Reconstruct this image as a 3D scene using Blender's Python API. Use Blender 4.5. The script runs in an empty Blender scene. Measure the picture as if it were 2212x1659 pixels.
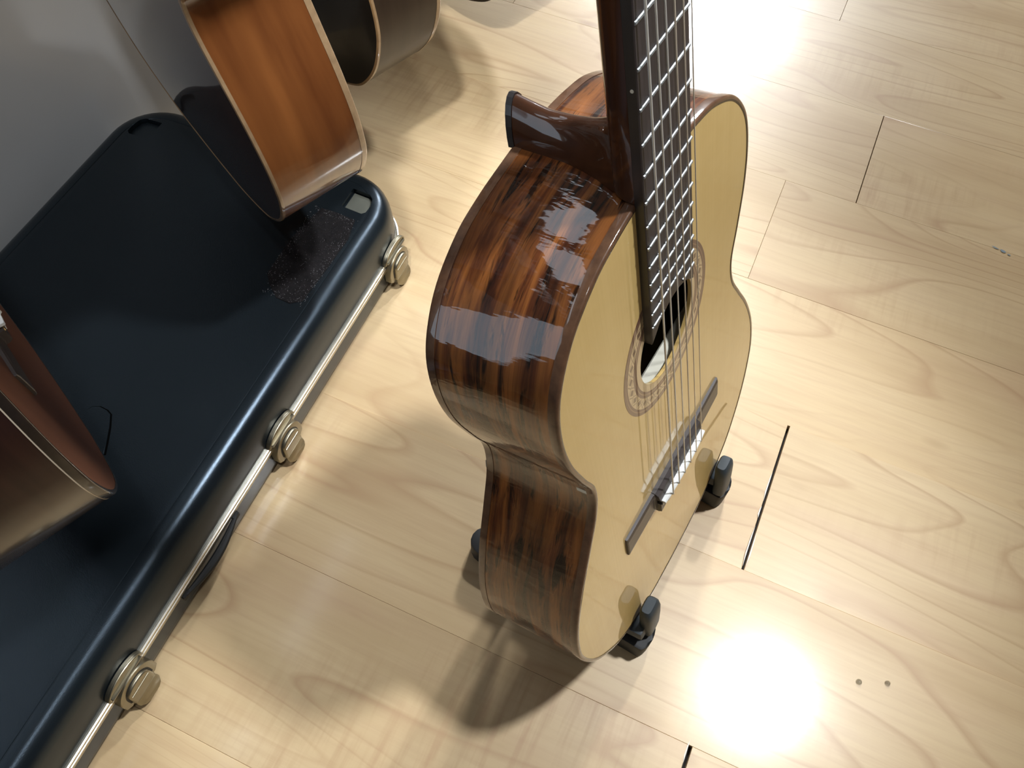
import bpy, bmesh, math, random
from mathutils import Matrix, Vector

random.seed(7)
scene = bpy.context.scene
COL = scene.collection
MM = 0.001

# ------------------------------------------------------------------ camera, world, lights, exposure
cam_d = bpy.data.cameras.new('camera')
cam_d.sensor_width = 36.0
cam_d.lens = 36.0 * 1818.63 / 2212.0
cam_d.clip_start = 0.01
cam = bpy.data.objects.new('camera', cam_d)
COL.objects.link(cam)
CR = ((0.9116, 0.3637, -0.1917), (0.4107, -0.7836, 0.4661), (0.0193, -0.5036, -0.8637))
cam.matrix_world = Matrix(((CR[0][0], -CR[0][1], -CR[0][2], 0.0),
                           (CR[1][0], -CR[1][1], -CR[1][2], 0.0),
                           (CR[2][0], -CR[2][1], -CR[2][2], 0.90366),
                           (0, 0, 0, 1)))
scene.camera = cam

world = bpy.data.worlds.new('room_ambient')
scene.world = world
world.use_nodes = True
world.node_tree.nodes['Background'].inputs[0].default_value = (0.93, 0.97, 1.0, 1)
world.node_tree.nodes['Background'].inputs[1].default_value = 0.06

CEIL_Z = 2.70
LAMPS = [  # x, y, watts, radius, aimed at, cone (deg), blend
    (0.69, 1.01, 235.0, 0.10, (-0.24, 0.36, 0.0), 31.0, 0.8),
    (0.03, -0.50, 200.0, 0.06, (-0.46, 1.10, 0.0), 23.0, 0.8),
    (0.35, -0.25, 72.0, 0.08, (-0.82, 0.25, 1.2), 66.0, 0.9),  # unseen wall wash, added to brighten the left wall
    (-0.15, 2.55, 150.0, 0.08, (-0.16, 0.12, 0.0), 28.0, 0.8),
    (0.50, -0.90, 36.0, 0.08, (0.24, 1.25, 0.0), 24.0, 0.9),  # unseen fill spot, added to lift the floor at upper right
    (-0.66, 5.00, 850.0, 0.28, (-0.1, 1.9, 0.0), 60.0, 0.6),
]
for i, (lx, ly, lw, lr, aim, cone, blend) in enumerate(LAMPS):
    ld = bpy.data.lights.new('ceiling_spot_glow', 'SPOT')
    ld.shadow_soft_size = lr
    ld.spot_size = math.radians(cone)
    ld.spot_blend = blend
    ld.energy = lw
    ld.color = (0.94, 0.97, 1.0)
    lo = bpy.data.objects.new('ceiling_spot_glow', ld)
    lo.location = (lx, ly, CEIL_Z - 0.16)
    lo.rotation_euler = (Vector(aim) - Vector(lo.location)).to_track_quat('-Z', 'Y').to_euler()
    COL.objects.link(lo)

scene.view_settings.view_transform = 'Standard'
scene.view_settings.look = 'None'
scene.view_settings.exposure = 0.0
scene.view_settings.gamma = 1.0
scene.view_settings.use_curve_mapping = False
try:
    scene.cycles.use_denoising = True
    scene.cycles.max_bounces = 8
    scene.cycles.caustics_reflective = True
except Exception:
    pass


# ------------------------------------------------------------------ material helpers
class NT:
    def __init__(self, name):
        self.m = bpy.data.materials.new(name)
        self.m.use_nodes = True
        self.t = self.m.node_tree
        self.b = self.t.nodes['Principled BSDF']

    def n(self, kind, **kw):
        nd = self.t.nodes.new('ShaderNode' + kind)
        for k, v in kw.items():
            setattr(nd, k, v)
        return nd

    def l(self, a, b):
        self.t.links.new(a, b)

    def put(self, sock, v):
        if hasattr(v, 'is_output'):
            self.l(v, sock)
        else:
            sock.default_value = v

    def coord(self, which='Object'):
        return self.n('TexCoord').outputs[which]

    def vmul(self, v, s):
        nd = self.n('VectorMath', operation='MULTIPLY')
        self.l(v, nd.inputs[0])
        nd.inputs[1].default_value = s
        return nd.outputs[0]

    def vadd(self, v, w):
        nd = self.n('VectorMath', operation='ADD')
        self.l(v, nd.inputs[0])
        self.put(nd.inputs[1], w)
        return nd.outputs[0]

    def noise(self, v, scale=1.0, detail=3.0, rough=0.5, dist=0.0):
        nd = self.n('TexNoise')
        self.l(v, nd.inputs['Vector'])
        nd.inputs['Scale'].default_value = scale
        nd.inputs['Detail'].default_value = detail
        nd.inputs['Roughness'].default_value = rough
        nd.inputs['Distortion'].default_value = dist
        return nd.outputs['Fac']

    def math(self, op, a, b=0.0, c=0.0):
        nd = self.n('Math', operation=op)
        self.put(nd.inputs[0], a)
        self.put(nd.inputs[1], b)
        self.put(nd.inputs[2], c)
        return nd.outputs[0]

    def ramp(self, fac, stops, interp='LINEAR'):
        nd = self.n('ValToRGB')
        cr = nd.color_ramp
        cr.interpolation = interp
        while len(cr.elements) < len(stops):
            cr.elements.new(0.5)
        for e, (p, c) in zip(cr.elements, stops):
            e.position = p
            e.color = c if len(c) == 4 else (*c, 1)
        self.l(fac, nd.inputs[0])
        return nd.outputs[0]

    def mix(self, fac, a, b, mode='MIX'):
        nd = self.n('Mix', data_type='RGBA', blend_type=mode)
        self.put(nd.inputs[0], fac)
        self.put(nd.inputs[6], a if hasattr(a, 'is_output') else (*a[:3], 1))
        self.put(nd.inputs[7], b if hasattr(b, 'is_output') else (*b[:3], 1))
        return nd.outputs[2]

    def bump(self, h, strength=0.2, dist=0.001, normal=None):
        nd = self.n('Bump')
        nd.inputs['Strength'].default_value = strength
        nd.inputs['Distance'].default_value = dist
        self.l(h, nd.inputs['Height'])
        if normal is not None:
            self.l(normal, nd.inputs['Normal'])
        return nd.outputs[0]

    def set(self, **kw):
        names = {'color': 'Base Color', 'rough': 'Roughness', 'metal': 'Metallic', 'coat': 'Coat Weight',
                 'coat_rough': 'Coat Roughness', 'spec': 'Specular IOR Level', 'normal': 'Normal',
                 'coat_normal': 'Coat Normal', 'ior': 'IOR', 'trans': 'Transmission Weight', 'coat_ior': 'Coat IOR'}
        for k, v in kw.items():
            s = self.b.inputs[names[k]]
            if k == 'color' and not hasattr(v, 'is_output'):
                v = (*v[:3], 1)
            self.put(s, v)
        return self


def plain(name, color, rough=0.5, metal=0.0, coat=0.0, spec=0.5, coat_rough=0.05):
    # a touch of fine mottling so that nothing is perfectly flat
    k = NT(name)
    v = k.coord()
    n = k.noise(v, 60.0, 3.0)
    c = k.mix(n, [x * 0.88 for x in color], [min(1, x * 1.12) for x in color])
    k.set(color=c, rough=rough, metal=metal, coat=coat, spec=spec, coat_rough=coat_rough)
    return k.m


# ------------------------------------------------------------------ materials
def mat_floor():
    k = NT('maple_laminate')
    rnd = k.n('ObjectInfo').outputs['Random']
    off = k.n('CombineXYZ')
    k.l(k.math('MULTIPLY', rnd, 37.0), off.inputs[0])
    k.l(k.math('MULTIPLY', rnd, 71.0), off.inputs[1])
    k.l(k.math('MULTIPLY', rnd, 13.0), off.inputs[2])
    v = k.vadd(k.coord(), off.outputs[0])
    broad = k.noise(k.vmul(v, (1.6, 9.0, 1)), 1.0, 4.0, 0.55)
    base = k.ramp(broad, [(0.28, (0.545, 0.385, 0.208)), (0.5, (0.645, 0.482, 0.274)), (0.72, (0.705, 0.543, 0.324))])
    # growth rings: contour lines of a long soft field -> arches and ovals
    fld = k.noise(k.vmul(v, (1.25, 7.5, 1)), 1.0, 1.2, 0.4, 0.35)
    fr = k.math('FRACT', k.math('MULTIPLY', fld, 13.0))
    line = k.ramp(fr, [(0.0, (0, 0, 0)), (0.80, (0.12, 0.12, 0.12)), (0.93, (1, 1, 1)), (0.985, (0.25, 0.25, 0.25)), (1.0, (0, 0, 0))])
    lmask = k.ramp(k.noise(k.vmul(v, (0.9, 3.0, 1)), 1.3, 2.0), [(0.34, (0, 0, 0)), (0.55, (1, 1, 1))])
    lm = k.math('MULTIPLY', line, lmask)
    c = k.mix(k.math('MULTIPLY', lm, 0.55), base, (0.43, 0.255, 0.135))
    # fibres along the plank
    fib = k.noise(k.vmul(v, (9.0, 170.0, 1)), 1.0, 3.0, 0.6)
    c = k.mix(k.math('MULTIPLY', k.ramp(fib, [(0.42, (0, 0, 0)), (0.75, (1, 1, 1))]), 0.36), c, (0.50, 0.325, 0.19))
    # flame figure across the grain
    fl = k.noise(k.vmul(v, (110.0, 9.0, 1)), 1.0, 2.0, 0.6)
    fm = k.ramp(k.noise(k.vmul(v, (2.0, 6.0, 1)), 1.0, 2.0), [(0.55, (0, 0, 0)), (0.72, (1, 1, 1))])
    c = k.mix(k.math('MULTIPLY', k.math('MULTIPLY', k.ramp(fl, [(0.45, (0, 0, 0)), (0.7, (1, 1, 1))]), fm), 0.55), c, (0.45, 0.275, 0.15))
    # pinkish heart patches
    hp = k.ramp(k.noise(k.vmul(v, (2.6, 8.0, 1)), 1.0, 2.0, 0.5), [(0.58, (0, 0, 0)), (0.78, (1, 1, 1))])
    c = k.mix(k.math('MULTIPLY', hp, 0.5), c, (0.54, 0.34, 0.22))
    # knots
    vo = k.n('TexVoronoi')
    k.l(k.vmul(v, (3.4, 9.0, 1)), vo.inputs['Vector'])
    vo.inputs['Scale'].default_value = 1.0
    kn = k.ramp(vo.outputs['Distance'], [(0.0, (1, 1, 1)), (0.045, (0.8, 0.8, 0.8)), (0.11, (0, 0, 0))])
    c = k.mix(k.math('MULTIPLY', kn, 0.7), c, (0.30, 0.15, 0.075))
    tint = k.ramp(rnd, [(0.0, (0.95, 0.95, 0.95)), (1.0, (1.04, 1.03, 1.02))])
    c = k.mix(1.0, c, tint, 'MULTIPLY')
    rg = k.ramp(k.noise(v, 9.0, 3.0), [(0.3, (0.36, 0.36, 0.36)), (0.7, (0.43, 0.43, 0.43))])
    bp = k.bump(k.noise(k.vmul(v, (40, 400, 1)), 1.0, 2.0), 0.05, 0.0004)
    k.set(color=c, rough=rg, spec=0.5, coat=0.7, coat_rough=0.12, normal=bp)
    return k.m


def mat_rosewood(name, light, mid, dark, gloss=0.025, ripple=0.5):
    k = NT(name)
    uv = k.coord('UV')
    warp = k.noise(k.vmul(uv, (7.0, 26.0, 1)), 1.0, 2.0)
    wv = k.n('CombineXYZ')
    k.l(k.math('MULTIPLY', warp, 0.012), wv.inputs[1])
    v = k.vadd(uv, wv.outputs[0])
    st = k.noise(k.vmul(v, (7.0, 95.0, 1)), 1.0, 5.0, 0.62, 0.6)
    c = k.ramp(st, [(0.30, dark), (0.45, mid), (0.60, light), (0.78, mid)])
    bl = k.noise(k.vmul(v, (16.0, 120.0, 1)), 1.0, 4.0, 0.65, 0.5)
    c = k.mix(k.ramp(bl, [(0.53, (0, 0, 0)), (0.62, (0.92, 0.92, 0.92))]), c, [x * 0.16 for x in dark])
    big = k.ramp(k.noise(k.vmul(v, (5.0, 60.0, 1)), 1.0, 2.0), [(0.35, (0.55, 0.55, 0.55)), (0.65, (1.1, 1.1, 1.1))])
    c = k.mix(1.0, c, big, 'MULTIPLY')
    rp = k.noise(k.vmul(uv, (58.0, 13.0, 1)), 1.0, 3.5, 0.58)
    nb = k.bump(rp, ripple, 0.0012)
    k.set(color=c, rough=0.45, coat=1.0, coat_rough=gloss, coat_normal=nb, spec=0.1)
    return k.m


def mat_gloss_wood(name, a, b, rough=0.4, coat=1.0, coat_rough=0.05, coord='Object', stretch=(60, 3, 60), spec=0.12):
    k = NT(name)
    v = k.vmul(k.coord(coord), stretch)
    n = k.noise(v, 1.0, 4.0, 0.6, 0.2)
    c = k.ramp(n, [(0.28, a), (0.72, b)])
    k.set(color=c, rough=rough, coat=coat, coat_rough=coat_rough, spec=spec)
    return k.m


def mat_spruce(name, a, b):
    k = NT(name)
    v = k.coord()
    g = k.noise(k.vmul(v, (520, 5.0, 1)), 1.0, 2.0, 0.5)
    broad = k.noise(k.vmul(v, (22, 1.6, 1)), 1.0, 2.0)
    silk = k.noise(k.vmul(v, (30, 70, 1)), 1.0, 2.0)
    f = k.math('ADD', k.math('MULTIPLY', g, 0.28), k.math('ADD', k.math('MULTIPLY', broad, 0.55), k.math('MULTIPLY', silk, 0.17)))
    c = k.ramp(f, [(0.32, a), (0.68, b)])
    k.set(color=c, rough=0.42, coat=0.9, coat_rough=0.03, spec=0.15)
    return k.m


def mat_rosette():
    k = NT('rosette_marquetry')
    v = k.coord()
    sx = k.n('SeparateXYZ')
    k.l(v, sx.inputs[0])
    x, y = sx.outputs[0], sx.outputs[1]
    r = k.math('SQRT', k.math('ADD', k.math('MULTIPLY', x, x), k.math('MULTIPLY', y, y)))
    ang = k.math('ARCTAN2', y, x)
    t = k.math('DIVIDE', k.math('SUBTRACT', r, 0.0), 0.1)
    light = (0.60, 0.44, 0.24)
    brown = (0.135, 0.06, 0.04)
    pale = (0.50, 0.36, 0.20)
    rings = k.ramp(t, [(0.0, light), (0.468, light), (0.470, brown), (0.488, brown), (0.490, (0.30, 0.19, 0.11)), (0.497, (0.30, 0.19, 0.11)),
                       (0.499, brown), (0.518, brown), (0.520, light), (0.605, light), (0.607, brown), (0.624, brown),
                       (0.626, (0.25, 0.15, 0.09)), (0.634, (0.25, 0.15, 0.09)), (0.636, brown), (0.70, brown)], 'CONSTANT')
    # diamonds in the middle band
    rr = k.math('ABSOLUTE', k.math('DIVIDE', k.math('SUBTRACT', r, 0.0562), 0.0043))
    aa = k.math('ABSOLUTE', k.math('SUBTRACT', k.math('FRACT', k.math('MULTIPLY', ang, 28 / (2 * math.pi))), 0.5))
    dm = k.math('ADD', rr, k.math('MULTIPLY', aa, 2.3))
    dark_d = k.math('LESS_THAN', dm, 0.66)
    out_d = k.math('MULTIPLY', k.math('LESS_THAN', k.math('ABSOLUTE', k.math('SUBTRACT', dm, 1.22)), 0.14), k.math('LESS_THAN', rr, 1.0))
    c = k.mix(k.math('MULTIPLY', dark_d, 0.9), rings, (0.13, 0.065, 0.04))
    c = k.mix(k.math('MULTIPLY', out_d, 0.75), c, (0.21, 0.125, 0.07))
    k.set(color=c, rough=0.4, coat=0.9, coat_rough=0.03)
    return k.m


def mat_case():
    k = NT('black_moulded_plastic')
    v = k.coord()
    g = k.noise(v, 900.0, 2.0, 0.6)
    dust = k.ramp(k.noise(v, 7.0, 5.0, 0.6), [(0.45, (0, 0, 0)), (0.8, (1, 1, 1))])
    c = k.mix(k.math('MULTIPLY', dust, 0.5), (0.0075, 0.0105, 0.0130), (0.014, 0.018, 0.021))
    sc = k.ramp(k.noise(v, 260.0, 4.0, 0.7), [(0.70, (0, 0, 0)), (0.80, (1, 1, 1))])
    c = k.mix(k.math('MULTIPLY', sc, 0.25), c, (0.06, 0.065, 0.07))
    k.set(color=c, rough=0.27, spec=0.6, normal=k.bump(g, 0.34, 0.0003))
    k.b.inputs['Specular Tint'].default_value = (0.62, 0.80, 1.0, 1)
    return k.m


def mat_wall():
    k = NT('painted_wall_sheen')
    v = k.coord()
    n = k.noise(v, 5.0, 3.0)
    c = k.mix(n, (0.55, 0.56, 0.565), (0.60, 0.61, 0.615))
    k.set(color=c, rough=0.22, spec=0.55, normal=k.bump(k.noise(v, 40.0, 3.0), 0.03, 0.001))
    return k.m


def mat_felt():
    k = NT('worn_felt_scrap')
    v = k.coord()
    n = k.noise(v, 120.0, 5.0, 0.7)
    sp = k.ramp(k.noise(v, 700.0, 2.0, 0.6), [(0.66, (0, 0, 0)), (0.74, (1, 1, 1))])
    c = k.ramp(n, [(0.35, (0.003, 0.0025, 0.003)), (0.7, (0.010, 0.008, 0.009))])
    c = k.mix(k.math('MULTIPLY', sp, 0.35), c, (0.25, 0.24, 0.26))
    k.set(color=c, rough=0.8, spec=0.25, normal=k.bump(n, 0.8, 0.002))
    return k.m


M = {}
M['floor'] = mat_floor()
_d = NT('added_lamp_diffuser')
_d.b.inputs['Emission Color'].default_value = (0.82, 0.90, 1.0, 1)
_d.b.inputs['Emission Strength'].default_value = 3.2
_w = NT('added_window_pane')
_w.b.inputs['Emission Color'].default_value = (0.72, 0.86, 1.0, 1)
_w.b.inputs['Emission Strength'].default_value = 2.4
M['added_pane'] = _w.set(color=(0.5, 0.5, 0.5), rough=0.1).m
M['diffuser'] = _d.set(color=(0.8, 0.8, 0.8), rough=0.5).m
M['gap'] = plain('dark_gap_under_planks', (0.035, 0.032, 0.03), 0.8)
M['chip'] = plain('chipped_plank_edge', (0.75, 0.70, 0.62), 0.6)
M['wall'] = mat_wall()
M['ceiling'] = plain('white_ceiling', (0.78, 0.78, 0.76), 0.8)
M['lamp_ring'] = plain('white_lamp_ring', (0.8, 0.8, 0.8), 0.4)
M['rosewood'] = mat_rosewood('figured_rosewood', (0.27, 0.092, 0.020), (0.105, 0.028, 0.0075), (0.022, 0.006, 0.003))
M['rosewood_back'] = mat_rosewood('figured_rosewood_back', (0.22, 0.075, 0.03), (0.12, 0.04, 0.017), (0.035, 0.013, 0.008))
M['spruce'] = mat_spruce('spruce_top', (0.63, 0.425, 0.150), (0.71, 0.50, 0.195))
M['cedar'] = mat_gloss_wood('red_cedar_top', (0.085, 0.032, 0.016), (0.105, 0.040, 0.020), stretch=(40, 2, 40), coat=0.25, coat_rough=0.2)
M['lining'] = plain('pale_inner_lining', (0.80, 0.78, 0.66), 0.6)
M['brace'] = plain('spruce_brace', (0.55, 0.42, 0.25), 0.6)
M['binding_brown'] = mat_gloss_wood('brown_binding', (0.075, 0.036, 0.02), (0.15, 0.075, 0.04), stretch=(90, 90, 90))
M['binding_tan'] = mat_gloss_wood('tan_binding', (0.24, 0.155, 0.085), (0.33, 0.22, 0.12), stretch=(90, 90, 90))
M['binding_dark'] = mat_gloss_wood('dark_binding', (0.012, 0.008, 0.006), (0.022, 0.014, 0.01), stretch=(90, 90, 90))
M['purfling'] = plain('pale_purfling', (0.55, 0.47, 0.36), 0.4, coat=0.6)
M['mahogany_neck'] = mat_gloss_wood('dark_mahogany_neck', (0.038, 0.0125, 0.0045), (0.060, 0.020, 0.007), coat_rough=0.04)
M['ebony'] = mat_gloss_wood('ebony', (0.012, 0.010, 0.010), (0.022, 0.018, 0.018), rough=0.38, coat=0.25, coat_rough=0.2, stretch=(300, 8, 300), spec=0.5)
M['fingerboard'] = mat_gloss_wood('fingerboard_ebony', (0.028, 0.022, 0.023), (0.05, 0.04, 0.042), rough=0.40, coat=0.0, stretch=(500, 12, 300), spec=0.5)
M['fret_metal'] = plain('nickel_silver_fret', (0.40, 0.42, 0.42), 0.45, 0.8)
M['string_bass'] = plain('silver_wound_string', (0.70, 0.70, 0.68), 0.4, 0.35)
M['string_treble'] = plain('clear_nylon_string', (0.60, 0.52, 0.42), 0.25, 0.0, coat=0.5)
M['bone'] = plain('white_bone', (0.86, 0.88, 0.87), 0.35, coat=0.3)
M['bridge'] = mat_gloss_wood('bridge_rosewood', (0.030, 0.023, 0.022), (0.052, 0.040, 0.038), rough=0.42, coat=0.15, stretch=(40, 300, 300), spec=0.5)
M['rosette'] = mat_rosette()
M['dot'] = plain('pearl_dot', (0.62, 0.58, 0.48), 0.3)
M['rubber'] = plain('slate_rubber', (0.030, 0.042, 0.052), 0.5)
M['stand_black'] = plain('black_stand_plastic', (0.010, 0.011, 0.012), 0.55)
M['case'] = mat_case()
M['rim'] = plain('brushed_aluminium_rim', (0.62, 0.575, 0.47), 0.33, 1.0)
M['rim_rib'] = plain('polished_rim_rib', (0.85, 0.83, 0.76), 0.2, 1.0)
M['latch'] = plain('aged_brass_latch', (0.33, 0.30, 0.225), 0.40, 1.0)
M['groove_shade'] = NT('groove_shade_black').set(color=(0.001, 0.001, 0.001), rough=0.9, spec=0.05).m
M['latch_dark'] = plain('latch_gap_shade', (0.02, 0.018, 0.015), 0.6)
M['felt'] = mat_felt()
M['pocket'] = plain('dusty_pocket_floor', (0.10, 0.105, 0.085), 0.6)
M['amber_side'] = mat_gloss_wood('amber_lacquered_mahogany', (0.085, 0.024, 0.007), (0.23, 0.082, 0.022), coord='UV', stretch=(2.2, 22, 1), coat_rough=0.06)
M['amber_back'] = mat_gloss_wood('dark_lacquered_back', (0.030, 0.010, 0.006), (0.046, 0.017, 0.009), coat_rough=0.04, stretch=(50, 3, 50))
M['dark_side'] = mat_gloss_wood('smoky_dark_side', (0.020, 0.012, 0.008), (0.036, 0.022, 0.014), coord='UV', stretch=(4, 45, 1), coat=0.22, coat_rough=0.16, spec=0.2)
M['dark_back'] = mat_gloss_wood('near_black_back', (0.004, 0.003, 0.003), (0.007, 0.005, 0.004), coat=0.3, coat_rough=0.08, stretch=(50, 3, 50))
M['red_side'] = mat_gloss_wood('deep_red_brown_side', (0.016, 0.005, 0.004), (0.034, 0.012, 0.008), coord='UV', stretch=(4, 45, 1), coat_rough=0.12)
M['hanger_metal'] = plain('black_hanger_metal', (0.02, 0.02, 0.02), 0.4, 0.6)
M['hanger_foam'] = plain('black_hanger_foam', (0.015, 0.015, 0.016), 0.8)
M['gold'] = plain('brass_string_ends', (0.72, 0.55, 0.28), 0.3, 1.0)
M['water'] = NT('clear_water').set(color=(0.95, 0.97, 1), rough=0.02, trans=1.0, ior=1.33).m
M['blue_scuff'] = plain('grey_blue_scuff', (0.20, 0.26, 0.30), 0.6)


# ------------------------------------------------------------------ object helpers
def link_mesh(name, me, mat, parent=None, loc=None):
    if mat is not None and len(me.materials) == 0:
        for mm in (mat if isinstance(mat, (list, tuple)) else [mat]):
            me.materials.append(mm)
    o = bpy.data.objects.new(name, me)
    COL.objects.link(o)
    if parent is not None:
        o.parent = parent
    if loc is not None:
        o.location = loc
    return o


def smooth(me, angle=35):
    for p in me.polygons:
        p.use_smooth = True
    try:
        me.set_sharp_from_angle(angle=math.radians(angle))
    except Exception:
        pass


def obj(name, bm, mat, parent=None, loc=None, sm=True, angle=35, recalc=True):
    if recalc:
        bmesh.ops.recalc_face_normals(bm, faces=bm.faces)
    me = bpy.data.meshes.new(name)
    bm.to_mesh(me)
    bm.free()
    if sm:
        smooth(me, angle)
    return link_mesh(name, me, mat, parent, loc)


def empty(name, label=None, cat=None, group=None, matrix=None, loc=None):
    o = bpy.data.objects.new(name, None)
    COL.objects.link(o)
    o.empty_display_size = 0.05
    if matrix is not None:
        o.matrix_world = matrix
    if loc is not None:
        o.location = loc
    tag(o, label, cat, group)
    return o


def tag(o, label=None, cat=None, group=None, kind=None):
    if label:
        o['label'] = label
    if cat:
        o['category'] = cat
    if group:
        o['group'] = group
    if kind:
        o['kind'] = kind
    return o


def box_bm(x0, x1, y0, y1, z0, z1, bev=0.0, seg=2, bm=None):
    b = bmesh.new()
    vs = [b.verts.new((x, y, z)) for z in (z0, z1) for y in (y0, y1) for x in (x0, x1)]
    for f in ((0, 2, 3, 1), (4, 5, 7, 6), (0, 1, 5, 4), (2, 6, 7, 3), (0, 4, 6, 2), (1, 3, 7, 5)):
        b.faces.new([vs[i] for i in f])
    if bev > 0:
        bmesh.ops.bevel(b, geom=list(b.edges), offset=bev, segments=seg, profile=0.6, affect='EDGES')
    if bm is not None:
        me = bpy.data.meshes.new('tmp')
        b.to_mesh(me)
        b.free()
        bm.from_mesh(me)
        bpy.data.meshes.remove(me)
        return bm
    return b


def join_bm(dst, src, mat=None):
    if mat is not None:
        bmesh.ops.transform(src, matrix=mat, verts=src.verts)
    me = bpy.data.meshes.new('tmp')
    src.to_mesh(me)
    src.free()
    dst.from_mesh(me)
    bpy.data.meshes.remove(me)
    return dst


def tube_bm(pts, rad, seg=8, caps=True):
    bm = bmesh.new()
    pts = [Vector(q) for q in pts]
    rads = rad if isinstance(rad, (list, tuple)) else [rad] * len(pts)
    rings = []
    ref = None
    for i, q in enumerate(pts):
        t = (pts[min(i + 1, len(pts) - 1)] - pts[max(i - 1, 0)]).normalized()
        if ref is None:
            ref = Vector((0, 0, 1)) if abs(t.z) < 0.9 else Vector((1, 0, 0))
        a = t.cross(ref).normalized()
        ref = a.cross(t).normalized()
        rings.append([bm.verts.new(q + (a * math.cos(2 * math.pi * j / seg) + ref * math.sin(2 * math.pi * j / seg)) * rads[i]) for j in range(seg)])
    for r0, r1 in zip(rings, rings[1:]):
        for j in range(seg):
            bm.faces.new((r0[j], r0[(j + 1) % seg], r1[(j + 1) % seg], r1[j]))
    if caps:
        bm.faces.new(rings[0][::-1])
        bm.faces.new(rings[-1])
    return bm


def prism_bm(pts, z0, z1, bev=0.0, seg=2):
    bm = bmesh.new()
    lo = [bm.verts.new((x, y, z0)) for x, y in pts]
    hi = [bm.verts.new((x, y, z1)) for x, y in pts]
    n = len(pts)
    bm.faces.new(lo[::-1])
    top = bm.faces.new(hi)
    for i in range(n):
        bm.faces.new((lo[i], lo[(i + 1) % n], hi[(i + 1) % n], hi[i]))
    if bev > 0:
        bmesh.ops.bevel(bm, geom=[e for e in top.edges], offset=bev, segments=seg, profile=0.6, affect='EDGES')
    return bm


def loft_bm(rings, closed=True, cap0=True, cap1=True, uv=None):
    bm = bmesh.new()
    vr = [[bm.verts.new(q) for q in r] for r in rings]
    n = len(rings[0])
    for a, b in zip(vr, vr[1:]):
        for j in range(n if closed else n - 1):
            k = (j + 1) % n
            bm.faces.new((a[j], a[k], b[k], b[j]))
    if cap0:
        bm.faces.new(vr[0][::-1])
    if cap1:
        bm.faces.new(vr[-1])
    return bm


def apply_mods(o):
    dg = bpy.context.evaluated_depsgraph_get()
    ev = o.evaluated_get(dg)
    me = bpy.data.meshes.new_from_object(ev)
    o.modifiers.clear()
    o.data = me
    return o


# ------------------------------------------------------------------ room shell: floor, wall, ceiling
PW = 0.197
SEAM0 = 1.363736            # world y of seam number 0; seam k lies at SEAM0 - k*PW
floor = tag(obj('floor', box_bm(-0.90, 3.4, -1.6, 6.2, -0.03, -0.0085), M['gap'], sm=False), kind='structure')
JOINTS = {-1: (0.0085, 0.0005), 0: (0.78, 0.0003), 1: (0.124, 0.0012), 2: (0.0206, 0.0003), 3: (0.95, 0.0004), 4: (0.129, 0.0030),
          5: (0.80, 0.0005), 6: (0.1327, 0.0040), 7: (0.55, 0.0006)}
PL = 1.285
TILT = {1: 0.0, 2: 0.10, 3: -0.06, 4: 0.8, 5: -0.25, 6: 0.35, 0: 0.05}
n_row0 = -24
for k in range(n_row0, 15):
    y1 = SEAM0 - k * PW
    y0 = y1 - PW
    j, gap = JOINTS.get(k, (random.uniform(0, PL), 0.0003))
    while j > -0.86 + PL:
        j -= PL
    j0 = JOINTS[k][0] if k in JOINTS else j
    xs = [-0.88]
    while j < 3.35:
        if j > -0.80:
            xs.append(j)
        j += PL
    xs.append(3.35)
    for a, b in zip(xs, xs[1:]):
        ga = gap / 2 if abs(a - j0) < 1e-6 else 0.0002
        gb = gap / 2 if abs(b - j0) < 1e-6 else 0.0002
        L = (b - gb) - (a + ga)
        g = 0.0001
        bm = box_bm(-L / 2, L / 2, -PW / 2 + g, PW / 2 - g, -0.008, 0.0)
        bmesh.ops.bevel(bm, geom=[e for e in bm.edges if all(v.co.z > -0.001 for v in e.verts)], offset=0.0003, segments=1, affect='EDGES')
        o = obj('plank', bm, M['floor'], floor, ((a + ga + b - gb) / 2, (y0 + y1) / 2, 0.0), sm=False)
        o.rotation_euler = (math.radians(TILT.get(k, random.uniform(-0.1, 0.1))), 0, 0)

# chipped white edges of the two open joints, water drops and scuffs on the floor
def chip(pts):
    obj('edge_chip', prism_bm(pts, 0.0001, 0.0009), M['chip'], floor, sm=False)


for (jx, yy, s, ln) in ((0.1275, 0.487, -1, 0.020), (0.1275, 0.452, -1, 0.008), (0.1275, 0.408, -1, 0.026), (0.1305, 0.405, 1, 0.022), (0.1307, 0.176, -1, 0.012)):
    chip([(jx, yy - ln), (jx + s * 0.0016, yy - ln * 0.4), (jx + s * 0.0012, yy + ln * 0.5), (jx, yy + ln)][::s if s > 0 else -1])
bm = bmesh.new()
for (sx, sy, sl, sw, an) in ((0.3195, 0.9705, 0.010, 0.0022, -12), (0.330, 0.9685, 0.008, 0.0045, -15), (0.3385, 0.9655, 0.005, 0.0020, -10)):
    c, s = math.cos(math.radians(an)), math.sin(math.radians(an))
    ring = []
    for i in range(9):
        t = 2 * math.pi * i / 9
        px, py = sl / 2 * math.cos(t) * (1 + 0.25 * math.sin(3 * t)), sw / 2 * math.sin(t)
        ring.append(bm.verts.new((sx + px * c - py * s, sy + px * s + py * c, 0.0009)))
    bm.faces.new(ring)
obj('scuff_mark', bm, M['blue_scuff'], floor, sm=False)


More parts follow.
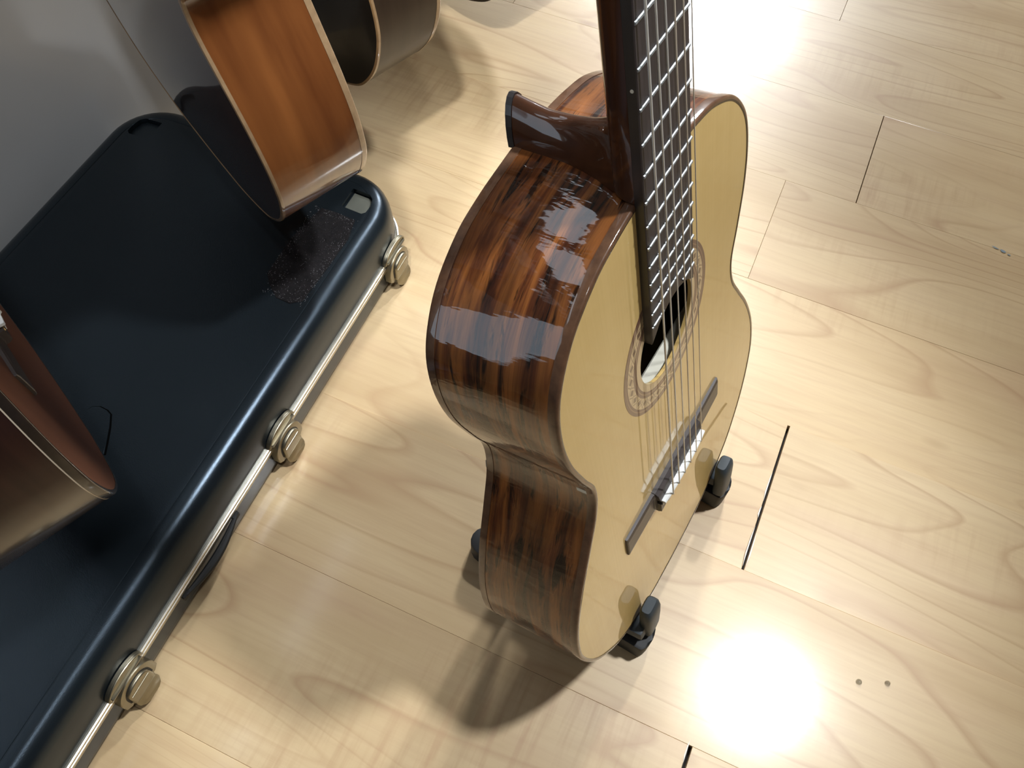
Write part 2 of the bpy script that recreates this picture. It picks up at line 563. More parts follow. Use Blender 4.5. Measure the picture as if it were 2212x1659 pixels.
def droplet(x, y, r, label):
    bm = bmesh.new()
    bmesh.ops.create_icosphere(bm, subdivisions=2, radius=r)
    bmesh.ops.scale(bm, vec=(1, 1, 0.5), verts=bm.verts)
    bmesh.ops.bisect_plane(bm, geom=list(bm.verts) + list(bm.edges) + list(bm.faces), plane_co=(0, 0, -r * 0.15), plane_no=(0, 0, -1), clear_outer=True)
    bmesh.ops.holes_fill(bm, edges=[e for e in bm.edges if e.is_boundary])
    o = obj('water_droplet', bm, M['water'], None, (x, y, r * 0.15 + 0.0004))
    tag(o, label, 'droplet', 'water droplets on the floor')


droplet(0.2731, 0.3129, 0.0030, 'tiny water droplet on the floor at the edge of the bright glare')
droplet(0.3007, 0.3239, 0.0028, 'tiny water droplet on bare floor, the one farther from the glare')

CE = Vector((0.99970, 0.02458, 0))     # case / wall axes: outward and along
CD = Vector((-0.02458, 0.99970, 0))
CC = Vector((-0.4011, 0.2733, 0))
wall = tag(obj('wall_left', box_bm(-0.06, 0.0, -1.85, 3.3, -0.02, 2.74), M['wall'], sm=False), kind='structure')
wall.matrix_world = Matrix((( CE.x, CD.x, 0, CC.x - 0.4245 * CE.x), (CE.y, CD.y, 0, CC.y - 0.4245 * CE.y), (0, 0, 1, 0), (0, 0, 0, 1)))
ceil = tag(obj('ceiling', box_bm(-0.95, 3.4, -1.6, 6.2, CEIL_Z, CEIL_Z + 0.04), M['ceiling'], sm=False), kind='structure')
for i, (lx, ly, lw, lr, aim, cone, blend) in enumerate(LAMPS):      # spot housings round each lamp, added ones too, open towards the floor
    dirv = (Vector(aim) - Vector((lx, ly, CEIL_Z - 0.16))).normalized()
    bm = bmesh.new()
    rs = [(lr + 0.030, -0.02), (lr + 0.034, -0.02), (lr + 0.034, -lr - 0.05), (lr * 0.6, -lr - 0.07)]
    vr = [[bm.verts.new((r * math.cos(2 * math.pi * j / 40), r * math.sin(2 * math.pi * j / 40), -z)) for j in range(40)] for r, z in rs]
    for a, b in zip(vr, vr[1:]):
        for j in range(40):
            bm.faces.new((a[j], a[(j + 1) % 40], b[(j + 1) % 40], b[j]))
    bm.faces.new(vr[-1])
    o = tag(obj('trim_%d' % (i + 1), bm, M['lamp_ring'], None, (lx, ly, CEIL_Z - 0.16)), kind='structure')
    o.rotation_euler = (-dirv).to_track_quat('Z', 'Y').to_euler()


# unseen glowing window added in the same wall for cool reflections on the guitar
win = tag(obj('added_window', box_bm(-0.002, 0.006, -1.03, -0.62, 0.40, 1.20, 0.0, 1), M['added_pane'], sm=False), kind='structure')
win.matrix_world = wall.matrix_world
fr = bmesh.new()
for a in ((-1.07, -1.03, 0.36, 1.24), (-0.62, -0.58, 0.36, 1.24), (-1.03, -0.62, 0.36, 0.40), (-1.03, -0.62, 1.20, 1.24)):
    box_bm(-0.002, 0.022, a[0], a[1], a[2], a[3], 0.0, 1, fr)
obj('added_window_frame', fr, M['lamp_ring'], win, sm=False)
# unseen linear lamp, added for the bright streaks reflected in the rosewood side
lamp = empty('added_lamp', 'unseen long white lamp added above the row of guitars for its reflections', 'lamp', None,
             Matrix(((CE.x, CD.x, 0, CC.x - 0.4245 * CE.x), (CE.y, CD.y, 0, CC.y - 0.4245 * CE.y), (0, 0, 1, 1.34), (0, 0, 0, 1))))
for yy in (-0.40, 0.48):
    obj('suspension_rod', tube_bm([(0.102, yy, 0.07), (0.102, yy, 1.355)], 0.004, 8), M['hanger_metal'], lamp)
obj('housing', box_bm(0.080, 0.125, -0.62, 0.70, -0.075, 0.075, 0.004, 2), M['lamp_ring'], lamp, sm=False)
obj('diffuser', box_bm(0.121, 0.131, -0.60, 0.68, -0.064, 0.064, 0.003, 2), M['diffuser'], lamp, sm=False)

# ------------------------------------------------------------------ guitars
# outline of a classical guitar body, measured from the nut (mm): half width, distance from the nut
HALF = [(0, 326), (30, 328), (55, 331), (80, 337), (108, 352), (127, 372), (138, 394), (142, 423), (139, 455), (129, 490), (120, 518),
        (124, 546), (140, 577), (161, 615), (177, 655), (183, 690), (181, 718), (169, 755), (149, 787), (120, 815), (70, 836), (30, 841), (0, 842)]


def catmull(P, n):
    out = []
    for i in range(len(P) - 1):
        p0 = P[i - 1] if i > 0 else (-P[1][0], P[1][1])
        p3 = P[i + 2] if i + 2 < len(P) else (-P[-2][0], P[-2][1])
        p1, p2 = P[i], P[i + 1]
        for q in range(n):
            t = q / n
            out.append(tuple(.5 * (2 * p1[c] + (p2[c] - p0[c]) * t + (2 * p0[c] - 5 * p1[c] + 4 * p2[c] - p3[c]) * t * t + (3 * p1[c] - p0[c] - 3 * p2[c] + p3[c]) * t ** 3) for c in (0, 1)))
    out.append(P[-1])
    return out


HC = catmull(HALF, 6)
# local frame of a guitar (metres): x treble side, y up towards the head (0 = tail), z out of the soundboard
TAIL = 842.0


def outline(s=1.0):
    h = [(x * s * MM, (TAIL - y) * s * MM) for x, y in HC]
    return h + [(-x, y) for x, y in h[::-1][1:-1]]      # clockwise from the neck joint, over the treble side


def normals2(P):
    out = []
    n = len(P)
    for i in range(n):
        a, b = Vector(P[i - 1]), Vector(P[(i + 1) % n])
        t = (b - a).normalized()
        out.append(Vector((-t.y, t.x)))                 # outward for a clockwise outline
    return out


def build_guitar(name, label, matrix, s, depth, mats, group=None, full=True, bridge=(92, 663)):
    root = empty(name, label, 'guitar', group, matrix)
    P = outline(s)
    N = normals2(P)
    n = len(P)
    ctr = Vector((0, (TAIL - 600) * s * MM))
    d = depth * MM

    def dep(y):                                          # a little shallower at the shoulders
        return d * (0.975 + 0.025 * min(1.0, max(0.0, 1 - y / (515 * MM * s))))

    def X(i, out, z):
        return (P[i][0] + N[i].x * out, P[i][1] + N[i].y * out, z)

    # sides, with arc-length UVs
    bm = bmesh.new()
    uvl = bm.loops.layers.uv.new('UVMap')
    zs = [0.0, 0.12, 0.35, 0.6, 0.85, 1.0]
    cum = [0.0]
    for i in range(n):
        cum.append(cum[-1] + (Vector(P[(i + 1) % n]) - Vector(P[i])).length)
    V = [[bm.verts.new(X(i, 0.0, -0.0005 - (dep(P[i][1]) - 0.001) * q)) for q in zs] for i in range(n)]
    for i in range(n):
        for q in range(len(zs) - 1):
            i2 = (i + 1) % n
            f = bm.faces.new((V[i][q], V[i2][q], V[i2][q + 1], V[i][q + 1]))
            for lp, (ii, qq) in zip(f.loops, ((i, q), (i + 1, q), (i + 1, q + 1), (i, q + 1))):
                lp[uvl].uv = (cum[ii], zs[qq] * d)
    # inner skin
    VI = [[bm.verts.new(X(i, -0.0022, -0.0005 - (dep(P[i][1]) - 0.001) * q)) for q in (0.0, 1.0)] for i in range(n)]
    for i in range(n):
        i2 = (i + 1) % n
        bm.faces.new((VI[i][0], VI[i][1], VI[i2][1], VI[i2][0]))
    obj('side', bm, mats['side'], root, recalc=False, angle=60)

    # soundboard with its hole
    hr = 41.4 * MM * s
    hc = Vector((0, (TAIL - 474) * s * MM))
    th = 0.0026
    bm = bmesh.new()
    rows = []
    for i in range(n):
        p2 = Vector(P[i]) - N[i] * 0.0004
        dv = (p2 - hc)
        u = dv.normalized()
        row = [bm.verts.new((hc.x + u.x * hr, hc.y + u.y * hr, -th))]
        for t, z in ((0, 0), (0.25, 0.0), (0.6, 0.0), (0.93, 0), (1.0, -0.0002)):
            q = hc + u * (hr + (dv.length - hr) * t)
            row.append(bm.verts.new((q.x, q.y, z)))
        q = hc + u * (dv.length - 0.003)
        row.append(bm.verts.new((q.x, q.y, -th)))
        rows.append(row)
    m = len(rows[0])
    for i in range(n):
        a, b = rows[i], rows[(i + 1) % n]
        for q in range(m):
            bm.faces.new((a[q], b[q], b[(q + 1) % m], a[(q + 1) % m]))
    obj('soundboard', bm, mats['top'], root, angle=40)

    # back, gently arched, lined with pale wood inside
    bm = bmesh.new()
    fr = [1.0, 0.85, 0.6, 0.3]
    for side in (0, 1):
        rows = []
        for i in range(n):
            row = []
            for q in fr:
                p2 = ctr + (Vector(P[i]) - N[i] * (0.0003 if side == 0 else 0.003) - ctr) * q
                bulge = 0.0035 * (1 - q * q)
                z = -dep(P[i][1]) - bulge + (0.0 if side == 0 else 0.003)
                row.append(bm.verts.new((p2.x, p2.y, z)))
            rows.append(row)
        zc = -d * 0.985 - 0.0035 + (0.0 if side == 0 else 0.003)
        c = bm.verts.new((ctr.x, ctr.y, zc))
        for i in range(n):
            a, b = rows[i], rows[(i + 1) % n]
            fs = []
            for q in range(len(fr) - 1):
                fs.append(bm.faces.new((a[q], a[q + 1], b[q + 1], b[q]) if side == 0 else (a[q], b[q], b[q + 1], a[q + 1])))
            fs.append(bm.faces.new((a[-1], c, b[-1]) if side == 0 else (a[-1], b[-1], c)))
            for f in fs:
                f.material_index = side
    uvl = bm.loops.layers.uv.new('UVMap')
    for f in bm.faces:
        for lp in f.loops:
            lp[uvl].uv = (lp.vert.co.y, lp.vert.co.x)
    obj('back', bm, [mats['back'], M['lining']], root, recalc=False, angle=50)

    # bindings: swept round both edges
    def sweep(nm, prof, mat):
        rings = [[X(i, o_, (z_ if z_ > -0.02 else -dep(P[i][1]) + (z_ + 1.0))) for o_, z_ in prof] for i in range(n)]
        b = bmesh.new()
        vr = [[b.verts.new(q) for q in r] for r in rings]
        k = len(prof)
        for i in range(n):
            a, c2 = vr[i], vr[(i + 1) % n]
            for j in range(k):
                b.faces.new((a[j], a[(j + 1) % k], c2[(j + 1) % k], c2[j]))
        return obj(nm, b, mat, root, angle=50)

    bbw = 0.0065 if full else 0.0030
    sweep('binding', [(-0.0024, 0.0003), (-0.0010, 0.0003), (-0.0001, -0.0001), (0.0004, -0.0012), (0.0004, -0.0062), (-0.001, -0.0062), (-0.0024, -0.003)], mats['binding'])
    sweep('purfling', [(-0.0034, 0.0002), (-0.0024, 0.00035), (-0.0022, -0.0005), (-0.0034, -0.0005)], mats.get('purf', M['binding_dark']))
    sweep('back_binding', [(-0.0030, -1.0 - 0.0006), (-0.0012, -1.0 - 0.0005), (0.0001, -1.0), (0.0004, -1.0 + 0.0012), (0.0004, -1.0 + bbw), (-0.001, -1.0 + bbw)], mats['back_binding'])
    if 'side_line' in mats:
        sweep('side_purfling', [(-0.0002, -0.0062), (0.0005, -0.0064), (0.0005, -0.0072), (-0.0002, -0.0074)], mats['side_line'])

    # rosette, laid into the top
    bm = bmesh.new()
    seg = 96
    r0, r1 = hr + 0.0002, 66.3 * MM * s
    a = [bm.verts.new((r0 * math.cos(2 * math.pi * j / seg), r0 * math.sin(2 * math.pi * j / seg), 0.00015)) for j in range(seg)]
    b = [bm.verts.new((r1 * math.cos(2 * math.pi * j / seg), r1 * math.sin(2 * math.pi * j / seg), 0.00015)) for j in range(seg)]
    c = [bm.verts.new((r1 * math.cos(2 * math.pi * j / seg), r1 * math.sin(2 * math.pi * j / seg), -0.0005)) for j in range(seg)]
    for j in range(seg):
        k = (j + 1) % seg
        bm.faces.new((a[j], b[j], b[k], a[k]))
        bm.faces.new((b[j], c[j], c[k], b[k]))
    obj('rosette', bm, M['rosette'], root, (hc.x, hc.y, 0), sm=False)

    def Y(yn):
        return (TAIL - yn) * s * MM

    def fw(yn):
        return (26.0 + 5.0 * yn / 325.0) * s * MM

    FT = 6.2 * MM * s                                    # fingerboard top

    # fingerboard: end follows the sound hole
    top = []
    yh = 474.0
    pts_l = []
    for q in range(13):
        xx = -1 + 2 * q / 12.0
        xw = xx * fw(440) / (s * MM)
        ye = yh - math.sqrt(max(41.4 ** 2 - xw ** 2, 0)) + 1.2
        pts_l.append((xw, ye))
    prof = [(-fw(0), Y(0))] + [(fw(0), Y(0))] + [(x * s * MM, Y(min(y, 452))) for x, y in pts_l[::-1]]
    prof = [(fw(0), Y(0))] + [(x * s * MM if abs(x) < 32 else x * s * MM, Y(y)) for x, y in pts_l[::-1]] + [(-fw(0), Y(0))]
    fb = obj('fingerboard', prism_bm(prof[::-1], 0.0, FT, 0.0006, 1), [M['fingerboard']], root, sm=False)
    fb.data.materials.append(M['ebony'])
    for f in fb.data.polygons:
        if abs(f.normal.z) < 0.6:
            f.material_index = 1

    frets = range(1, 20) if full else []
    for i in frets:
        yn = 650 * (1 - 2 ** (-i / 12.0))
        w = fw(yn) - 0.0006
        spans = [(-w, w)]
        if i == 19:                                      # the last fret is cut in two by the hole
            for x0, x1 in ((-w, -0.0150), (0.0145, w)):
                obj('fret', tube_bm([(x0, Y(yn), FT), (x0 + 0.0008, Y(yn), FT + 0.0002), (x1 - 0.0008, Y(yn), FT + 0.0002), (x1, Y(yn), FT)], 0.00105, 8), M['fret_metal'], fb)
            continue
        bm = bmesh.new()
        for x0, x1 in spans:
            b2 = tube_bm([(x0, Y(yn), FT), (x0 + 0.0008, Y(yn), FT + 0.0002), (x1 - 0.0008, Y(yn), FT + 0.0002), (x1, Y(yn), FT)], 0.00105, 8)
            join_bm(bm, b2)
        obj('fret', bm, M['fret_metal'], fb)
    if full:
        for yn in (650 * (1 - 2 ** (-4.5 / 12)), 650 * (1 - 2 ** (-6.5 / 12)), 650 * (1 - 2 ** (-8.5 / 12))):
            bm = bmesh.new()
            bmesh.ops.create_cone(bm, segments=12, radius1=0.001, radius2=0.001, depth=0.0006, cap_ends=True, matrix=Matrix.Rotation(math.pi / 2, 4, 'Y'))
            obj('side_dot', bm, M['dot'], fb, (-fw(yn), Y(yn), FT * 0.5), sm=False)

    # neck with its D section
    rings = []
    for yn in (0, 20, 80, 160, 230, 270, 296, 318, 326.5):
        w = fw(yn)
        t = (20.0 + 2.5 * yn / 300.0) * s * MM
        ring = []
        for q in range(15):
            a = math.pi * q / 14
            ring.append((-w * math.copysign(abs(math.cos(a)) ** 0.75, math.cos(a)), Y(yn), -t * (math.sin(a) ** 0.85)))
        rings.append(ring)
    nk = obj('neck', loft_bm(rings, True), M['mahogany_neck'], root, angle=60)

    # heel: stacked sections growing narrower towards the cap
    rings = []
    zz = [(-6, 29.5, 262), (-14, 26, 282), (-22, 23, 295), (-30, 19.5, 299.5), (-42, 16, 302.5), (-55, 13.2, 303), (-70, 12, 302.5), (-82, 11.4, 299), (-91.5, 11, 296)]
    k_d = depth / 95.0
    for z, hw, tip in zz:
        ring = []
        for q in range(13):
            a = math.pi * q / 12
            x = -hw * math.cos(a)
            y = 327.0 - (327.0 - tip) * (math.sin(a) ** 1.15)
            ring.append((x * s * MM, Y(y), z * MM * s * k_d))
        rings.append(ring)
    hl = obj('heel', loft_bm(rings, True), M['mahogany_neck'], nk, angle=50)
    ring = [(x, y) for x, y, z in rings[-1]]
    cap = prism_bm([(x * 1.06, Y(327) + (y - Y(327)) * 1.04) for x, y in ring], -95.6 * MM * s * k_d, -91.4 * MM * s * k_d)
    obj('heel_cap', cap, M['ebony'], nk, sm=False)

    # bridge: thin wings, thick middle, saddle, tie block
    bhw, by = bridge[0], Y(bridge[1])
    bm = bmesh.new()
    secs = []
    for x, h in ((-bhw, 2.2), (-bhw + 1.0, 2.8), (-70, 3.2), (-45, 3.6), (-42.5, 4.5)):
        secs.append((x, h))
    def wing(sgn):
        rg = []
        for x, h in secs:
            xx = x * s * MM * sgn
            hh = h * MM
            rg.append([(xx, by + 0.0145 * s, 0.0), (xx, by + 0.0140 * s, hh * 0.75), (xx, by + 0.010 * s, hh), (xx, by - 0.010 * s, hh), (xx, by - 0.0140 * s, hh * 0.75), (xx, by - 0.0145 * s, 0.0)])
        return loft_bm(rg, True)
    join_bm(bm, wing(1))
    join_bm(bm, wing(-1))
    mid = []
    cx = 42.5 * s * MM
    for x in (-cx, cx):
        mid.append([(x, by + 0.0150 * s, 0.0), (x, by + 0.0146 * s, 0.0035), (x, by + 0.0120 * s, 0.0068), (x, by + 0.0050 * s, 0.0086), (x, by + 0.0050 * s, 0.0052), (x, by - 0.0010 * s, 0.0052), (x, by - 0.0010 * s, 0.0090),
                    (x, by - 0.0125 * s, 0.0090), (x, by - 0.0148 * s, 0.0060), (x, by - 0.0150 * s, 0.0)])
    join_bm(bm, loft_bm(mid, True))
    br = obj('bridge', bm, M['bridge'], root, sm=False)
    sy0, sy1 = by + 0.0008 * s, by + 0.0042 * s
    rg = []
    for q in range(9):
        x = -0.0405 * s + 0.081 * s * q / 8
        e = 0.0004 if q in (0, 8) else 0.0
        zt = 0.0128 + 0.0012 * (1 - (x / 0.0405 / s) ** 2)
        rg.append([(x, sy0 + e, 0.004), (x, sy1 - e, 0.004), (x, sy1 - e, zt - 0.0010), (x, sy1 - 0.0010, zt - e), (x, sy0 + 0.0008, zt - e), (x, sy0 + e, zt - 0.0008)])
    obj('saddle', loft_bm(rg, True), M['bone'], br, angle=40)
    obj('tie_block_cap', box_bm(-0.0405 * s, 0.0405 * s, by - 0.0042 * s, by - 0.0014 * s, 0.0088, 0.0096, 0.0003, 1), M['bone'] if full else M['gold'], br, sm=False)

    # strings: nut to saddle, tied at the bridge
    xn = [-21.5, -12.9, -4.3, 4.3, 12.9, 21.5]
    xs_ = [-29.5, -17.7, -5.9, 5.9, 17.7, 29.5]
    rad = [0.72, 0.60, 0.52, 0.52, 0.44, 0.38]
    for q in range(6):
        x0, x1 = xn[q] * s * MM, xs_[q] * s * MM
        zsad = 0.0132 + 0.0010 * (1 - (x1 / (0.0405 * s)) ** 2)
        r = rad[q] * MM
        pts = [(x0, Y(0), FT + 0.0016), (x1, (sy0 + sy1) / 2, zsad + r), (x1, by - 0.0012 * s, 0.0088), (x1, by - 0.0148 * s, 0.0068)]
        bm = tube_bm(pts, r, 6)
        loop = [(x1 + 0.0002, by - 0.0152 * s, 0.0058), (x1 + 0.0012, by - 0.0157 * s, 0.0086), (x1 + 0.0014, by - 0.0100 * s, 0.0098), (x1 + 0.0016, by - 0.0030 * s, 0.0102), (x1 + 0.0002, by - 0.0010 * s, 0.0096)]
        join_bm(bm, tube_bm(loop, r * 0.9, 6))
        obj('string', bm, M['string_bass'] if q < 3 else M['string_treble'], root)

    # nut and slotted head with six tuners
    obj('nut', box_bm(-fw(0), fw(0), Y(0), Y(-4.5), -0.001, FT + 0.0022, 0.0006, 1), M['bone'], root, sm=False)
    hd = bmesh.new()
    ry0, ry1 = 0.0, 0.198
    hw0, hw1 = 0.031, 0.037
    for x0, x1 in ((-0.036, -0.025), (-0.0075, 0.0075), (0.025, 0.036)):
        box_bm(x0, x1, 0.03, 0.165, -0.019, 0.0, 0.001, 1, hd)
    join_bm(hd, prism_bm([(-0.026, -0.006), (0.026, -0.006), (0.031, 0.012), (0.036, 0.031), (-0.036, 0.031), (-0.031, 0.012)], -0.019, 0.0))
    join_bm(hd, prism_bm([(-0.036, 0.160), (0.036, 0.160), (0.038, 0.186), (0.020, 0.198), (0.0, 0.192), (-0.020, 0.198), (-0.038, 0.186)], -0.019, 0.0))
    hm = Matrix.Translation((0, Y(-3), 0.0005)) @ Matrix.Rotation(math.radians(-14), 4, 'X')
    bmesh.ops.transform(hd, matrix=hm, verts=hd.verts)
    obj('headstock', hd, M['mahogany_neck'], root, sm=False)
    for sx in (-1, 1):
        for q in range(3):
            yy = 0.055 + q * 0.040
            b2 = tube_bm([(sx * 0.034, yy, -0.010), (sx * 0.046, yy, -0.010), (sx * 0.048, yy, -0.010), (sx * 0.058, yy, -0.010), (sx * 0.060, yy, -0.010)], [0.0025, 0.0025, 0.0075, 0.0085, 0.006], 10)
            join_bm(b2, tube_bm([(sx * 0.030, yy, -0.010), (0.0 + sx * 0.004, yy, -0.010)], 0.004, 10))
            bmesh.ops.transform(b2, matrix=hm, verts=b2.verts)
            obj('tuning_peg', b2, M['bone'], root)
    return root


def gmat(R, T):
    """R columns: treble axis, tail axis, front axis (world); T: tail point on the front edge (mm)."""
    return Matrix(((R[0][0], -R[0][1], R[0][2], T[0] * MM), (R[1][0], -R[1][1], R[1][2], T[1] * MM), (R[2][0], -R[2][1], R[2][2], T[2] * MM), (0, 0, 0, 1)))


GW = ((0.11645, 0.2185, 0.96886), (0.99304, -0.00816, -0.11751), (0.01778, -0.9758, 0.21793))
W0 = [-132.35 + 0.2185 * 842, 361.27 - 0.00816 * 842, 866.23 - 0.9758 * 842]
main = build_guitar('classical_guitar', 'spruce-topped classical guitar with glossy figured rosewood sides standing on a floor stand', gmat(GW, W0), 1.0, 96.0,
                    dict(side=M['rosewood'], back=M['rosewood_back'], top=M['spruce'], binding=M['binding_brown'], back_binding=M['binding_brown'], purf=M['binding_dark']))
# the harmonic bar glued under its top, seen through the sound hole
obj('harmonic_bar', box_bm(-0.120, 0.120, (TAIL - 527) * MM, (TAIL - 520) * MM, -0.0158, -0.0026, 0.0015, 1), M['lining'], main, sm=False)

RB = ((-0.8837, -0.119, 0.4526), (0.4326, 0.1612, 0.8871), (0.1786, -0.9797, 0.091))
hung = 'guitars hung in a row along the wall'
gB = build_guitar('hanging_guitar', 'amber brown glossy guitar hanging over the far end of the black case', gmat(RB, (-548.8, 604.8, 206.8)), 1.015, 100.0,
                  dict(side=M['amber_side'], back=M['amber_back'], top=M['spruce'], binding=M['binding_tan'], back_binding=M['binding_tan']), hung, full=False)
RA = ((-0.903, 0.008, 0.4296), (0.4296, 0.0395, 0.9022), (0.0098, -0.9992, 0.0391))
gA = build_guitar('hanging_guitar', 'dark red-brown guitar at lower left hanging over the near end of the case', gmat(RA, (-526.8, 187.1, 213.9)), 1.03, 105.0,
                  dict(side=M['red_side'], back=M['dark_back'], top=M['cedar'], binding=M['binding_dark'], back_binding=M['binding_dark'], side_line=M['purfling']), hung, full=False, bridge=(97, 690))
RC = ((-0.9283, 0.0078, 0.3718), (0.3719, 0.0194, 0.9281), (0.0, -0.9998, 0.0209))
gC = build_guitar('hanging_guitar', 'near-black guitar with tan edge lines hanging just behind the amber one', gmat(RC, (-597.3, 848.4, 141.5)), 1.0, 95.0,
                  dict(side=M['dark_side'], back=M['dark_back'], top=M['spruce'], binding=M['binding_tan'], back_binding=M['binding_tan']), hung, full=False)
gD = build_guitar('hanging_guitar', 'black guitar of which only the bottom tip shows at the top border', gmat(RC, (-572.0, 1172.0, 62.0)), 1.0, 95.0,
                  dict(side=M['dark_back'], back=M['dark_back'], top=M['spruce'], binding=M['binding_dark'], back_binding=M['binding_dark']), hung, full=False)
WALLX = CC.x - 0.4245


def hanger(g, label):
    mw = g.matrix_world
    s = (g.scale.x if g.scale.x else 1.0)
    nut = mw @ Vector((0, 0.842 * 1.01, -0.012))
    up = (mw.to_3x3() @ Vector((0, 1, 0))).normalized()
    xa = (mw.to_3x3() @ Vector((1, 0, 0))).normalized()
    za = (mw.to_3x3() @ Vector((0, 0, 1))).normalized()
    t = (nut.y - CC.y) / CD.y
    wx = CC.x - 0.4245 * CE.x + CD.x * t
    base = Vector((wx, nut.y, nut.z))
    root = empty('wall_hanger', label, 'hanger', 'hangers of the row of guitars', loc=base)
    obj('wall_plate', box_bm(0.0, 0.008, -0.03, 0.03, -0.05, 0.05, 0.003, 2), M['hanger_metal'], root)
    hub = nut - za * 0.03 + up * 0.012 - xa * 0.0
    loc = lambda v: tuple(v - base)
    obj('rod', tube_bm([(0.004, 0, 0), loc(hub)], 0.006, 10), M['hanger_metal'], root)
    for sg in (-1, 1):
        p = [hub, hub + xa * sg * 0.034, nut + xa * sg * 0.036 + za * 0.015 + up * 0.012, nut + xa * sg * 0.036 + za * 0.045 + up * 0.016]
        obj('yoke_arm', tube_bm([loc(q) for q in p], 0.006, 10), M['hanger_foam'], root)


bpy.context.view_layer.update()
hanger(gB, 'black yoke hanger holding the neck of the amber brown guitar')
hanger(gA, 'black yoke hanger holding the neck of the dark red-brown guitar')
hanger(gC, 'black yoke hanger holding the neck of the near-black guitar with tan edges')
hanger(gD, 'black yoke hanger holding the neck of the black guitar at the top border')

# ------------------------------------------------------------------ guitar stand under the classical guitar
FX = Vector((0.9927, -0.1204, 0))     # forwards, the way the guitar faces
SX = Vector((0.1204, 0.9927, 0))      # across
tail = Vector((W0[0] * MM, W0[1] * MM, 0))
S0 = Vector((0.0575, 0.2565, 0))      # front end of one base bar
stand_m = Matrix(((FX.x, SX.x, 0, S0.x), (FX.y, SX.y, 0, S0.y), (0, 0, 1, 0), (0, 0, 0, 1)))
stand = empty('guitar_stand', 'low black folding floor stand with rubber prongs under the classical guitar', 'stand', None, stand_m)


def place(bm, m):
    bmesh.ops.transform(bm, matrix=m, verts=bm.verts)
    return bm


for w0, pr in ((0.0, 0.010), (0.195, -0.005)):
    # base bar with rounded ends, on the floor from the front foot to the rear foot
    pts = []
    for q in range(9):
        a = -math.pi / 2 + math.pi * q / 8
        pts.append((-0.003 + 0.007 * math.cos(a), w0 + 0.0165 * math.sin(a) if abs(math.sin(a)) < 1 else w0 + 0.0165 * math.sin(a)))
    for q in range(9):
        a = math.pi / 2 + math.pi * q / 8
        pts.append((-0.198 + 0.0165 * math.cos(a), w0 + 0.0165 * math.sin(a)))
    obj('base_bar', prism_bm(pts, 0.003, 0.030, 0.003, 2), M['stand_black'], stand, angle=40)
    for fx in (-0.012, -0.194):
        obj('rubber_foot', box_bm(fx - 0.014, fx + 0.014, w0 - 0.013, w0 + 0.013, 0.0, 0.006, 0.002, 1), M['rubber'], stand)
    # cradle block, tilted with the guitar
    cr = box_bm(-0.118, 0.012, w0 - 0.012, w0 + 0.014, -0.016, 0.0, 0.004, 2)
    zc = 0.0560 if w0 == 0 else 0.0545
    place(cr, Matrix.Translation((-0.020, 0, zc)) @ Matrix.Rotation(math.radians(-12.6), 4, 'Y'))
    obj('cradle_pad', cr, M['rubber'], stand)
    # upturned prong in front of the soundboard
    rg = []
    for z, x0, x1, hy in ((-0.021, -0.001, 0.013, 0.0125), (0.0, 0.0005, 0.0145, 0.0135), (0.018, 0.001, 0.0155, 0.013), (0.028, 0.001, 0.0150, 0.0115), (0.032, 0.003, 0.0125, 0.009)):
        ring = []
        for q in range(16):
            a = 2 * math.pi * q / 16
            c, s = math.cos(a), math.sin(a)
            ring.append(((x0 + x1) / 2 + (x1 - x0) / 2 * math.copysign(abs(c) ** 0.5, c), w0 + pr + hy * math.copysign(abs(s) ** 0.5, s), z))
        rg.append(ring)
    pg = loft_bm(rg)
    place(pg, Matrix.Translation((-0.0165, 0, zc)) @ Matrix.Rotation(math.radians(-12.6), 4, 'Y'))
    obj('prong', pg, M['rubber'], stand, angle=50)
    # rear upright that carries the back of the guitar
    obj('upright', tube_bm([(-0.150, w0, 0.020), (-0.160, w0, 0.10), (-0.180, w0, 0.21), (-0.186, w0, 0.245)], 0.009, 10), M['stand_black'], stand)
    pd = box_bm(-0.008, 0.010, w0 - 0.014, w0 + 0.014, -0.03, 0.03, 0.004, 2)
    place(pd, Matrix.Translation((-0.167, 0, 0.232)) @ Matrix.Rotation(math.radians(-12.6), 4, 'Y'))
    obj('back_pad', pd, M['rubber'], stand)
obj('crossbar', tube_bm([(-0.172, -0.004, 0.15), (-0.172, 0.199, 0.15)], 0.008, 10), M['stand_black'], stand)

# ------------------------------------------------------------------ hard case lying along the wall
case_m = Matrix(((CE.x, CD.x, 0, CC.x), (CE.y, CD.y, 0, CC.y), (0, 0, 1, 0), (0, 0, 0, 1)))
case = empty('guitar_case', 'black hard-shell guitar case with metal rim lying flat along the wall', 'case', None, case_m)
CX0, CX1, CY0, CY1, CRAD = -0.409, 0.0, -0.700, 0.366, 0.072


def rr(inset, z, n=10):
    x0, x1, y0, y1 = CX0 + inset, CX1 - inset, CY0 + inset, CY1 - inset
    r = max(0.004, CRAD - inset)
    out = []
    for cx, cy, a0 in ((x1 - r, y1 - r, 0), (x0 + r, y1 - r, 90), (x0 + r, y0 + r, 180), (x1 - r, y0 + r, 270)):
        for q in range(n + 1):
            a = math.radians(a0 + 90 * q / n)
            out.append((cx + r * math.cos(a), cy + r * math.sin(a), z))
    return out


def shell(nm, prof, mat, angle=40):
    return obj(nm, loft_bm([rr(i, z) for i, z in prof], True, True, True), mat, case, angle=angle)


